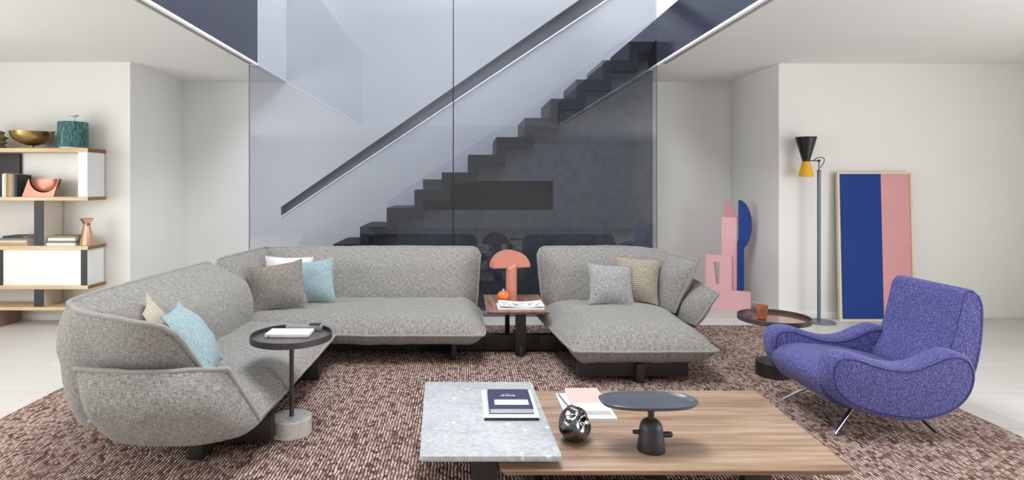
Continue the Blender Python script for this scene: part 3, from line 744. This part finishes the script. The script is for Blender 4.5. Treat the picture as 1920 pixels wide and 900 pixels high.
def book(name, label, x0, x1, y0, y1, z0, th, cover, pages=None, rot=0, group=None, spine='left', ct_=.0025, cat='book'):
    t = thing(name, label, cat, ((x0+x1)/2, (y0+y1)/2, z0), group)
    c = Vector(((x0+x1)/2, (y0+y1)/2, 0)); R = Matrix.Translation(c) @ Matrix.Rotation(math.radians(rot), 4, 'Z') @ Matrix.Translation(-c)
    bm = bmesh.new(); bx(bm, x0, x1, y0, y1, z0, z0+ct_); bx(bm, x0, x1, y0, y1, z0+th-ct_, z0+th)
    if spine == 'left': bx(bm, x0, x0+ct_, y0, y1, z0+ct_, z0+th-ct_)
    elif spine == 'front': bx(bm, x0, x1, y0, y0+ct_, z0+ct_, z0+th-ct_)
    for v in bm.verts: v.co = R @ v.co
    obj('cover', bm, cover, t, smooth=False)
    bm = bmesh.new(); bx(bm, x0+ct_*1.01, x1-.003, y0+(.003 if spine == 'left' else ct_*1.01), y1-.003, z0+ct_*1.01, z0+th-ct_*1.01)
    for v in bm.verts: v.co = R @ v.co
    obj('pages', bm, pages or M['pages'], t, smooth=False)
    return t
book('book', 'pale mint book with dark edge lying directly on the grey stone top', .105, .385, 2.94, 3.335, .36, .020, M['palecover'], M['darkgreen'], spine='left')
nb = book('book', 'navy cloth book with white lettering on top of the pale mint book', .135, .36, 2.985, 3.265, .3802, .028, M['navycover'])
bm = bmesh.new(); bx(bm, .165, .342, 3.035, 3.10, .4083, .4088)
vsx = sorted(bm.verts, key=lambda v: v.co.x); 
obj('title_plate', bm, M['paper'], nb, smooth=False)
bm = bmesh.new(); bx(bm, .170, .342, 3.10, 3.112, .4083, .4087); obj('photo_band', bm, M['olive'], nb, smooth=False)
def textobj(body, size, loc, mat, parent, shear=0):
    cu = bpy.data.curves.new('lettering', 'FONT'); cu.body = body; cu.size = size; cu.extrude = .0004; cu.align_x = 'CENTER'; cu.shear = shear
    tmp = bpy.data.objects.new('lettering_tmp', cu); C.objects.link(tmp); bpy.context.view_layer.update()
    me = bpy.data.meshes.new_from_object(tmp.evaluated_get(bpy.context.evaluated_depsgraph_get())); bpy.data.objects.remove(tmp)
    me.transform(Matrix.Translation(loc)); return link('lettering', me, mat, parent, smooth=False)
textobj('AWA', .034, (.240, 3.155, .4086), M['paper'], nb, .3)
textobj('~~~~', .014, (.235, 3.185, .4086), M['paper'], nb)
book('book', 'thin white book lying on the walnut top beside the stone top', .548, .815, 3.09, 3.465, .30, .014, M['paper'], M['pages'])
pb = book('book', 'blush and white book on top of the thin white book', .605, .795, 3.135, 3.485, .3142, .024, M['paper'], M['pages'])
box('cover_panel', .607, .793, 3.245, 3.483, .3383, .3388, M['blushcover'], pb)
pn = thing('pen', 'slim mauve grey pen lying on the thin white book', 'pen', (.574, 3.3, .3142))
tube_obj('barrel', [(.560, 3.44, .3185), (.588, 3.22, .3185)], .0042, M['greycover'], pn)
tube_obj('tip', [(.588, 3.22, .3185), (.5895, 3.205, .3185)], [.0042, .001], M['chrome'], pn)
# crumpled mirror vase
bm = bmesh.new(); bmesh.ops.create_icosphere(bm, subdivisions=5, radius=1)
vc = Vector((.545, 2.86, .30))
creases = [(Vector((.55, -.75, .35)).normalized(), .50, .32), (Vector((.75, -.6, -.25)).normalized(), .28, .22), (Vector((-.25, -.45, .9)).normalized(), .45, .22), (Vector((.35, .2, .95)).normalized(), .3, .25), (Vector((-.7, .6, .1)).normalized(), .6, .2), (Vector((.9, .1, .3)).normalized(), .35, .2), (Vector((-.1, -1, -.7)).normalized(), .3, .08)]
for v in bm.verts:
    n_ = v.co.normalized(); r = 1.0
    for d, s, a in creases:
        ang = n_.angle(d); r -= a*math.exp(-(ang/s)**2)*1.0
    r += .05*noise.noise(n_*2.2) + .03*abs(noise.noise(n_*5+Vector((4, 0, 0))))
    v.co = Vector((n_.x*r*.082, n_.y*r*.082, n_.z*r*.088))
zm = min(v.co.z for v in bm.verts)
for v in bm.verts:
    v.co.z = max(v.co.z, zm+.006); v.co += vc+Vector((0, 0, -zm-.006))
tag(obj('vase', bm, M['silver'], sharp=80), 'crumpled dark mirrored vase on the walnut coffee table top', 'vase')
# black tray stand
ts = thing('tray_stand', 'matt black stand carrying an oval tray on the walnut coffee table top', 'tray', (.885, 2.76, .30))
dome = [(.064, 0), (.065, .002), (.059, .055), (.0535, .1)]+[(.0535*math.cos(a), .10+.052*math.sin(a)) for a in [PI/2*i/10 for i in range(1, 10)]]+[(0, .152)]
lathe_obj('base', dome, (.885, 2.76, .30), M['matblack'], ts)
lathe_obj('stem', [(.015, .148), (.015, .205)], (.885, 2.76, .30), M['matblack'], ts, n=20)
def peg(x0, x1, z, r):
    bm = bmesh.new(); L = abs(x1-x0); s = 1 if x1 > x0 else -1
    pr = [(r, 0), (r, L-r)]+[(r*math.cos(a), L-r+r*math.sin(a)) for a in [PI/2*i/6 for i in range(1, 6)]]+[(0, L)]
    lathe(bm, pr, (x0, 2.76, z), 18, Matrix.Rotation(s*PI/2, 4, 'Y')); obj('peg', bm, M['matblack'], ts)
peg(.885+.04, .885+.103, .30+.072, .0135); peg(.885-.04, .885-.088, .30+.084, .010)
bm = bmesh.new(); rings = []; n = 80
def sup(a, w_, h_, e=2.6):
    c_, s_ = math.cos(a), math.sin(a); return (w_*abs(c_)**(2/e)*(1 if c_ >= 0 else -1), h_*abs(s_)**(2/e)*(1 if s_ >= 0 else -1))
for w_, z, zz in [(.80, 0, 0), (.93, .004, 0), (.985, .016, 0), (1.0, .024, 0), (.985, .026, 0), (.955, .022, 0), (.92, .013, 0), (.86, .011, 0)]:
    rings.append([bm.verts.new((.880+sup(2*PI*i/n, .232*w_, 0)[0], 2.79+sup(2*PI*i/n, 0, .112-(1-w_)*.22)[1], .502+z)) for i in range(n)])
for a, b in zip(rings, rings[1:]):
    for i in range(n): bm.faces.new((a[i], a[(i+1) % n], b[(i+1) % n], b[i]))
bm.faces.new(rings[0][::-1]); bm.faces.new(rings[-1])
obj('tray', bm, M['trayfloor'], ts, sharp=60)

# ================================================================== ARMCHAIR
ac = thing('armchair', 'violet blue upholstered armchair with curved arms on slanting metal legs', 'armchair', (2.65, 3.85, ZR))
cr = [(506, 530), (518, 470), (552, 438), (605, 430), (665, 440), (740, 466), (810, 485), (880, 492), (955, 482), (1035, 448), (1105, 424), (1165, 427), (1215, 452), (1244, 510), (1246, 570), (1222, 640), (1165, 705), (1080, 750), (980, 770), (880, 768), (750, 745), (640, 710), (560, 662), (518, 600)]
pr = [P(1360+a/2.646, 500+b/2.646, 3.47) for a, b in cr]; pr = smooth_loop([(p.x, p.z) for p in pr], 3)
def inset(pts, d):
    n = len(pts); out = []; area_ = sum(pts[i][0]*pts[(i+1) % n][1]-pts[(i+1) % n][0]*pts[i][1] for i in range(n))
    sg = 1 if area_ > 0 else -1
    for i in range(n):
        a, b = pts[i-1], pts[(i+1) % n]; t = Vector((b[0]-a[0], b[1]-a[1])).normalized()
        out.append((pts[i][0]-t.y*d*sg, pts[i][1]+t.x*d*sg))
    return out
for y0, y1 in ((3.455, 3.60), (4.10, 4.245)):
    bm = bmesh.new(); n = len(pr); rings = []
    rr_ = .042
    seq = [(y0+rr_*(1-math.sin(a)), rr_*(1-math.cos(a))) for a in [PI/2*(1-i/5) for i in range(6)]]   # placeholder replaced below
    seq = [(y0+rr_-rr_*math.cos(a), rr_-rr_*math.sin(a)) for a in [PI/2*i/5 for i in range(6)]]
    seq += [(y1-rr_+rr_*math.cos(a), rr_-rr_*math.sin(a)) for a in [PI/2*(1-i/5) for i in range(6)]]
    for y, d in seq: rings.append([bm.verts.new((x, y, z)) for x, z in inset(pr, d)])
    for a, b in zip(rings, rings[1:]):
        for i in range(n): bm.faces.new((a[i], a[(i+1) % n], b[(i+1) % n], b[i]))
    bm.faces.new(rings[0][::-1]); bm.faces.new(rings[-1])
    arm = obj('armrest', bm, M['blue_felt'], ac, sharp=50)
    for yy in (y0, y1):
        tube_obj('seam', [(x, yy+(.0005 if yy == y0 else -.0005), z) for x, z in inset(pr, .032)], .0034, M['blue_seam'], arm, n=6, closed=True)
sp_ = smooth_loop([(2.17, .35), (2.20, .405), (2.30, .437), (2.45, .436), (2.65, .41), (2.88, .36), (3.0, .33), (3.0, .21), (2.7, .17), (2.42, .175), (2.28, .20), (2.205, .26)], 4)
bm = bmesh.new(); extrude_prof(bm, sp_, 3.575, 4.125, .012, 3); obj('seat', bm, M['blue_felt'], ac, sharp=60)
bp = smooth_loop([(2.86, .36), (2.955, .56), (3.0, .72), (3.03, .855), (3.055, .900), (3.095, .908), (3.14, .87), (3.163, .78), (3.155, .6), (3.12, .42), (3.05, .27), (2.93, .24)], 4)
bm = bmesh.new(); extrude_prof(bm, bp, 3.565, 4.145, .014, 3); bk = obj('backrest', bm, M['blue_felt'], ac, sharp=60)
for yy in (3.5665, 4.1435):
    tube_obj('seam', [(x, yy, z) for x, z in inset(bp, .012)], .0032, M['blue_seam'], bk, n=6, closed=True)
for (foot, top, mt) in [((2.262, 3.575, ZR), (2.47, 3.68, .19), 'chrome'), ((2.27, 4.16, ZR), (2.47, 4.05, .19), 'chrome'), ((2.905, 3.60, ZR), (2.76, 3.68, .185), 'dark'), ((2.905, 4.12, ZR), (2.76, 4.04, .185), 'dark')]:
    f, t_ = Vector(foot)+Vector((0, 0, .012)), Vector(top)
    lg = tube_obj('leg', [f, t_], [.010, .013], M[mt], ac, n=16)
    if mt == 'chrome': lg['label'] = 'chrome leg'
    else: lg['label'] = 'black leg'

# ================================================================== FLOOR LAMP
fl = thing('floor_lamp', 'tall grey floor lamp with black and yellow double cone head', 'lamp', (4.005, 6.6, 0))
LX, LY = 4.005, 6.60
lathe_obj('base', [(.150, 0), (.152, .003), (.150, .012), (.146, .015), (0, .016)], (LX-.0, LY-.03, 0.0), M['greysteel'], fl, n=64)
tube_obj('pole', [(LX, LY, .015), (LX, LY, 1.70)], .019, M['greysteel'], fl, n=20)
lathe_obj('pole_cap', [(.0205, 0), (.0205, .012), (0, .013)], (LX, LY, 1.695), M['tray_rim'], fl, n=20)
tube_obj('arm', [(LX, LY, 1.70), (LX, LY, 1.80), (LX-.02, LY, 1.812), (LX-.12, LY, 1.812)], .006, M['tray_rim'], fl)
tube_obj('cable', [spline([(LX-.07, LY-.01, 1.812), (LX-.03, LY-.03, 1.845), (LX+.03, LY-.03, 1.843), (LX+.045, LY-.02, 1.80), (LX+.01, LY-.01, 1.73)], i/20) for i in range(21)], .0045, M['dark'], fl, n=8)
lathe_obj('hinge', [(0, -.014), (.014, -.012), (.014, .012), (0, .014)], (LX, LY, 1.812), M['dark'], fl, n=16, M_=Matrix.Rotation(PI/2, 4, 'X'))
hx = LX-.145
def cone(name, r0, z0, r1, z1, mat, openat):
    bm = bmesh.new(); lathe_ = [(r0, z0), (r1, z1)]
    n = 48; t_ = .003
    prof = [(r0, z0), (r1, z1), (r1-t_, z1), (max(.002, r0-t_), z0+(t_ if z1 > z0 else -t_)), (0, z0+(t_ if z1 > z0 else -t_))]
    lathe(bm, prof, (hx, LY, 0), n); 
    return obj(name, bm, mat, fl)
cone('lamp_shade', .036, 1.803, .111, 2.078, M['blackgloss'], 1)['label'] = 'black upper cone shade'
cone('lamp_shade', .040, 1.803, .081, 1.632, M['yellow'], 1)['label'] = 'yellow lower cone shade'

# ================================================================== LEANING TWO-TONE PANEL
pa = thing('framed_panel', 'tall blue and pink striped canvas in pale wood frame against the right wall', 'painting', (4.75, 6.7, 0))
def lean(o_bm):
    for v in o_bm.verts:
        v.co.y += .055*(v.co.z/1.7)-.075
px0, px1, pz1 = 4.27, 5.12, 1.685
YP = 6.75
def lbox(name, a, mat, par):
    bm = bmesh.new(); bx(bm, *a); lean(bm); return obj(name, bm, mat, par, smooth=False)
for a in [(px0, px0+.022, YP-.04, YP, 0, pz1), (px1-.022, px1, YP-.04, YP, 0, pz1), (px0+.022, px1-.022, YP-.04, YP, pz1-.02, pz1), (px0+.022, px1-.022, YP-.04, YP, 0, .02)]:
    lbox('frame', a, M['palewood'], pa)
xm = px0+.022+(px1-px0-.044)*.595
lbox('blue_canvas', (px0+.022, xm, YP-.028, YP-.01, .02, pz1-.02), M['canvas_blue'], pa)
lbox('pink_canvas', (xm, px1-.022, YP-.028, YP-.01, .02, pz1-.02), M['canvas_pink'], pa)

# ================================================================== PINK AND BLUE SCULPTURE
sp = thing('sculpture', 'pink and blue geometric slab sculpture standing in the right alcove corner', 'sculpture', (3.3, 7.3, 0))
o0 = Vector((3.06, 7.40, 0)); o1 = Vector((3.49, 7.12, 0)); ang = math.atan2(o1.y-o0.y, o1.x-o0.x); L = (o1-o0).length
RT = Matrix.Translation(o0) @ Matrix.Rotation(ang, 4, 'Z')
def sbox(name, outline, y0, y1, mat, hole=None, RTm=None):
    bm = bmesh.new()
    if hole is None: extrude_prof(bm, outline, y0, y1, .0015, 1)
    else:
        for pl in outline: extrude_prof(bm, pl, y0, y1)
        bmesh.ops.remove_doubles(bm, verts=bm.verts, dist=1e-4)
    for v in bm.verts: v.co = (RTm or RT) @ v.co
    return obj(name, bm, mat, sp, smooth=False)
k = L/92.0   # one photo pixel along the face
a1 = 54*k; H1 = .66; H2 = .235
hx0, hx1, hx2, hx3, hz0, hz1 = 17*k, 30*k, 22*k, 29*k, .30, .58
sbox('front_block', [[(0, 0), (L, 0), (L, H2), (a1, H2), (0, H2)], [(0, H2), (hx2, hz0), (hx0, hz1), (0, H1)], [(0, H2), (a1, H2), (hx3, hz0), (hx2, hz0)], [(a1, H2), (a1, H1), (hx1, hz1), (hx3, hz0)], [(0, H1), (hx0, hz1), (hx1, hz1), (a1, H1)]], 0, .07, M['pink'], hole=True)
RT2 = RT @ Matrix.Translation((.0, .08, 0))
sbox('tower', [(31*k, 0), (63*k, 0), (63*k, 1.135), (31*k, 1.135)], 0, .05, M['pink'], RTm=RT2)
sbox('pink_fin', [(36*k, 1.135), (64*k, 1.135), (58*k, 1.20), (48*k, 1.30), (38*k, 1.39)], .01, .03, M['pinkdark'], RTm=RT2)
RT3 = RT @ Matrix.Translation((.0, .055, 0))
sbox('blue_tower', [(64*k, 0), (77*k, 0), (77*k, .84), (65*k, .84)], .0, .05, M['blue'], RTm=RT3)
arc = [(66*k, 1.355)]+[(66*k+27*k*math.sin(t_), 1.355-.31*(1-math.cos(t_))) for t_ in [PI*i/20*.88 for i in range(1, 21)]]+[(66*k, .78)]
sbox('blue_fin', arc, .012, .036, M['blue'], RTm=RT3)

# ================================================================== BOOKSHELF
bs = thing('bookshelf', 'oak shelving unit with black and white uprights against the left wall', 'bookshelf', (-5.0, 6.5, 0))
Y0, Y1 = 6.35, 6.675; XE = -4.06; XS = -5.95
zb = [(1.896, 1.94), (1.37, 1.41), (.837, .88), (.410, .45), (.182, .217)]
for z0, z1 in zb:
    bm = bmesh.new(); bx(bm, XS, XE, Y0, Y1, z0, z1, .002, 1)
    o = obj('shelf', bm, [M['shelfoak'], M['shelfend']], bs, smooth=False)
    for p in o.data.polygons:
        if p.normal.x > .9: p.material_index = 1
box('side_box', -4.175, -4.075, 6.365, 6.665, 1.41, 1.896, M['panelwhite'], bs)
box('back_panel', -4.99, -4.175, 6.64, 6.665, 1.41, 1.896, M['panelwhite'], bs)
box('back_panel', -5.9, -4.99, 6.60, 6.62, 1.41, 1.896, M['shelf_black'], bs)
def upright(x0, x1, z0, z1, side='panelbeige'):
    o = box('upright', x0, x1, 6.372, 6.665, z0, z1, M[side], bs)
    box('front_strip', x0-.001, x1+.001, 6.365, 6.372, z0, z1, M['shelf_black'], o)
upright(-4.652, -4.552, .88, 1.37); upright(-4.652, -4.552, .217, .41)
upright(-4.145, -4.08, .45, .837, 'panelwhite'); upright(-5.08, -4.995, .45, .837, 'panelwhite')
box('sliding_door', -4.995, -4.145, 6.372, 6.39, .45, .837, M['panelwhite'], bs)
box('back_panel', -4.995, -4.145, 6.64, 6.66, .45, .837, M['panelwhite'], bs)
box('base_panel', -5.12, -5.02, 6.36, 6.665, 0, .182, M['brownpanel'], bs)
# brass bowl
Yo = 6.48
def X(px, Y): return (px-868)*Y/F
bz = 1.9405
bw = thing('bowl', 'wide brass footed bowl on top of the bookshelf', 'bowl', (X(60, Yo), Yo, bz))
lathe_obj('bowl_body', [(.022, .03), (.06, .038), (.12, .062), (.170, .10), (.198, .145), (.207, .185), (.202, .186), (.190, .148), (.163, .108), (.11, .072), (0, .056)], (X(60, Yo), Yo, bz), M['brass'], bw, n=64)
lathe_obj('foot', [(.06, 0), (.06, .004), (.02, .012), (.018, .05), (0, .05)], (X(60, Yo), Yo, bz), M['brass'], bw)
for s in (-1, 1): tube_obj('handle', [(X(60, Yo)+s*.205, Yo-.03, bz+.18), (X(60, Yo)+s*.24, Yo-.02, bz+.184), (X(60, Yo)+s*.24, Yo+.02, bz+.184), (X(60, Yo)+s*.205, Yo+.03, bz+.18)], .006, M['brass'], bw)
# teal jar
tj = thing('ceramic_jar', 'rough teal ceramic jar with white stopper on top of the bookshelf', 'jar', (X(137, Yo), Yo, bz))
bm = bmesh.new(); lathe(bm, [(.135, .012), (.146, .014), (.147, .15), (.146, .286), (.14, .292), (0, .292)], (X(137, Yo), Yo, bz), 64); obj('jar_body', bm, M['teal'], tj)
lathe_obj('jar_foot', [(.128, 0), (.134, .004), (.134, .014), (0, .014)], (X(137, Yo), Yo, bz), M['paper'], tj)
lathe_obj('stopper', [(.020, .29), (.020, .345), (.05, .362), (.054, .368), (.05, .374), (0, .374)], (X(138, Yo), Yo, bz), M['paper'], tj)
# carved ornament cut by the frame
cx_ = X(-12, Yo)
bm = bmesh.new(); lathe(bm, [(.10, 0), (.12, .02), (.09, .04), (.11, .055), (.13, .07), (.10, .085), (.12, .11), (.14, .125), (.10, .14), (.09, .165), (.11, .18), (.07, .20), (0, .205)], (cx_, Yo, bz), 20)
tag(obj('stacked_ornament', bm, M['olive']), 'knobbly stacked ornament at the far left end of the bookshelf top', 'ornament')
# upright books
zz = 1.4105; xcur = X(4, 6.37)
bks = [(.022, .25, 'paper', 'thin white book, leftmost of the upright row on the bookshelf'), (.020, .258, 'spine_a', 'cream book second from left in the upright bookshelf row'), (.020, .255, 'olive', 'olive book in the middle of the upright bookshelf row'), (.040, .25, 'spine_b', 'thick tan book between the olive and grey upright books'), (.022, .245, 'spine_c', 'slim grey book beside the thick tan upright book'), (.026, .24, 'spine_d', 'dark book at the right end of the upright bookshelf row')]
for wd, h, mt, lb in bks:
    t = thing('book', lb, 'book', (xcur+wd/2, 6.46, zz), 'upright books on the bookshelf')
    bm = bmesh.new(); bx(bm, xcur, xcur+wd, 6.37, 6.373, zz, zz+h); bx(bm, xcur, xcur+.002, 6.373, 6.56, zz, zz+h); bx(bm, xcur+wd-.002, xcur+wd, 6.373, 6.56, zz, zz+h)
    obj('cover', bm, M[mt], t, smooth=False)
    box('pages', xcur+.003, xcur+wd-.003, 6.375, 6.555, zz+.004, zz+h-.004, M['pages'], t)
    xcur += wd+.002
bm = bmesh.new(); bx(bm, X(36, 6.58), X(58, 6.58), 6.575, 6.585, zz, zz+.24)
tag(obj('folder', bm, M['spine_d'], smooth=False), 'dark flat folder standing behind the copper bowl on the bookshelf', 'folder')
# copper block with half bowl hollow
cb_ = thing('copper_bowl', 'copper half bowl set in a flared stand on the bookshelf', 'bowl', (X(78, 6.45), 6.45, zz))
xc0 = X(82, 6.42)
bm = bmesh.new(); n = 24
front = [(-.215, 0), (.13, 0), (.185, .192), (-.155, .192)]
pts = [(-.215, 0), (.13, 0), (.19, .195), (-.15, .195)]
pp = [(-.215, 0), (.13, 0), (.185, .19)] + [(.02+.155*math.cos(a), .19-.145*math.sin(a)) for a in [PI*i/24 for i in range(25)]] + [(-.145, .19)]
pp = [p for i, p in enumerate(pp) if i == 0 or (abs(p[0]-pp[i-1][0])+abs(p[1]-pp[i-1][1])) > .002]
extrude_prof(bm, [(xc0+x-.01, zz+z) for x, z in pp], 6.40, 6.415)
obj('front_plate', bm, M['coppersatin'], cb_, smooth=False)
bm = bmesh.new()
rings = []
for i in range(0, 13):
    b_ = PI/2*i/12
    rings.append([bm.verts.new((xc0+.01+.165*math.cos(b_)*math.cos(a), 6.425-.10*math.cos(b_)*math.sin(a)*(.35 if math.sin(a) > 0 else 1.2), zz+.195-.152*math.sin(b_))) for a in [2*PI*j/48 for j in range(48)]])
for a, b in zip(rings, rings[1:]):
    for i in range(48): bm.faces.new((a[i], a[(i+1) % 48], b[(i+1) % 48], b[i]))
bm.faces.new(rings[0])
bmesh.ops.remove_doubles(bm, verts=bm.verts, dist=1e-4)
obj('bowl_body', bm, M['coppersatin'], cb_, sharp=40)
# flat book piles
def pile(x0, x1, items, zbase, what):
    z = zbase+.0005
    for i, (dx0, dx1, th, mt, lb) in enumerate(items):
        book('book', lb, x0+dx0, x1+dx1, 6.38, 6.60, z, th, M[mt], spine='front', group=what, ct_=.003); z += th+.0005
pile(X(-8, 6.4), X(54, 6.4), [(0, 0, .030, 'spine_b', 'tan book at the bottom of the left flat pile on the bookshelf'), (.0, -.01, .026, 'spine_a', 'cream book second from bottom in the left flat pile'), (.03, -.01, .022, 'spine_c', 'grey book third from bottom in the left flat pile'), (.09, -.05, .024, 'darkgreen', 'dark green book on top of the left flat pile')], .88, 'flat pile of books left on the bookshelf')
pile(X(89, 6.4), X(143, 6.4), [(0, 0, .026, 'paper', 'white book at the bottom of the pile beside the copper vase'), (.01, -.02, .026, 'spine_c', 'grey book second from bottom in the pile beside the copper vase'), (.02, 0, .028, 'paper', 'white book third from bottom in the pile beside the copper vase'), (.025, .0, .022, 'olive', 'olive book on top of the pile beside the copper vase')], .88, 'flat pile of books by the copper vase')
vx, vy = X(163, 6.46), 6.46
bm = bmesh.new(); lathe(bm, [(.078, 0), (.08, .004), (.036, .205), (.033, .222), (.036, .235), (.072, .292), (.069, .292), (.033, .238), (0, .236)], (vx, vy, .8805), 12)
tag(obj('copper_vase', bm, M['copper'], smooth=False), 'polished copper waisted vase at the right end of the bookshelf', 'vase')
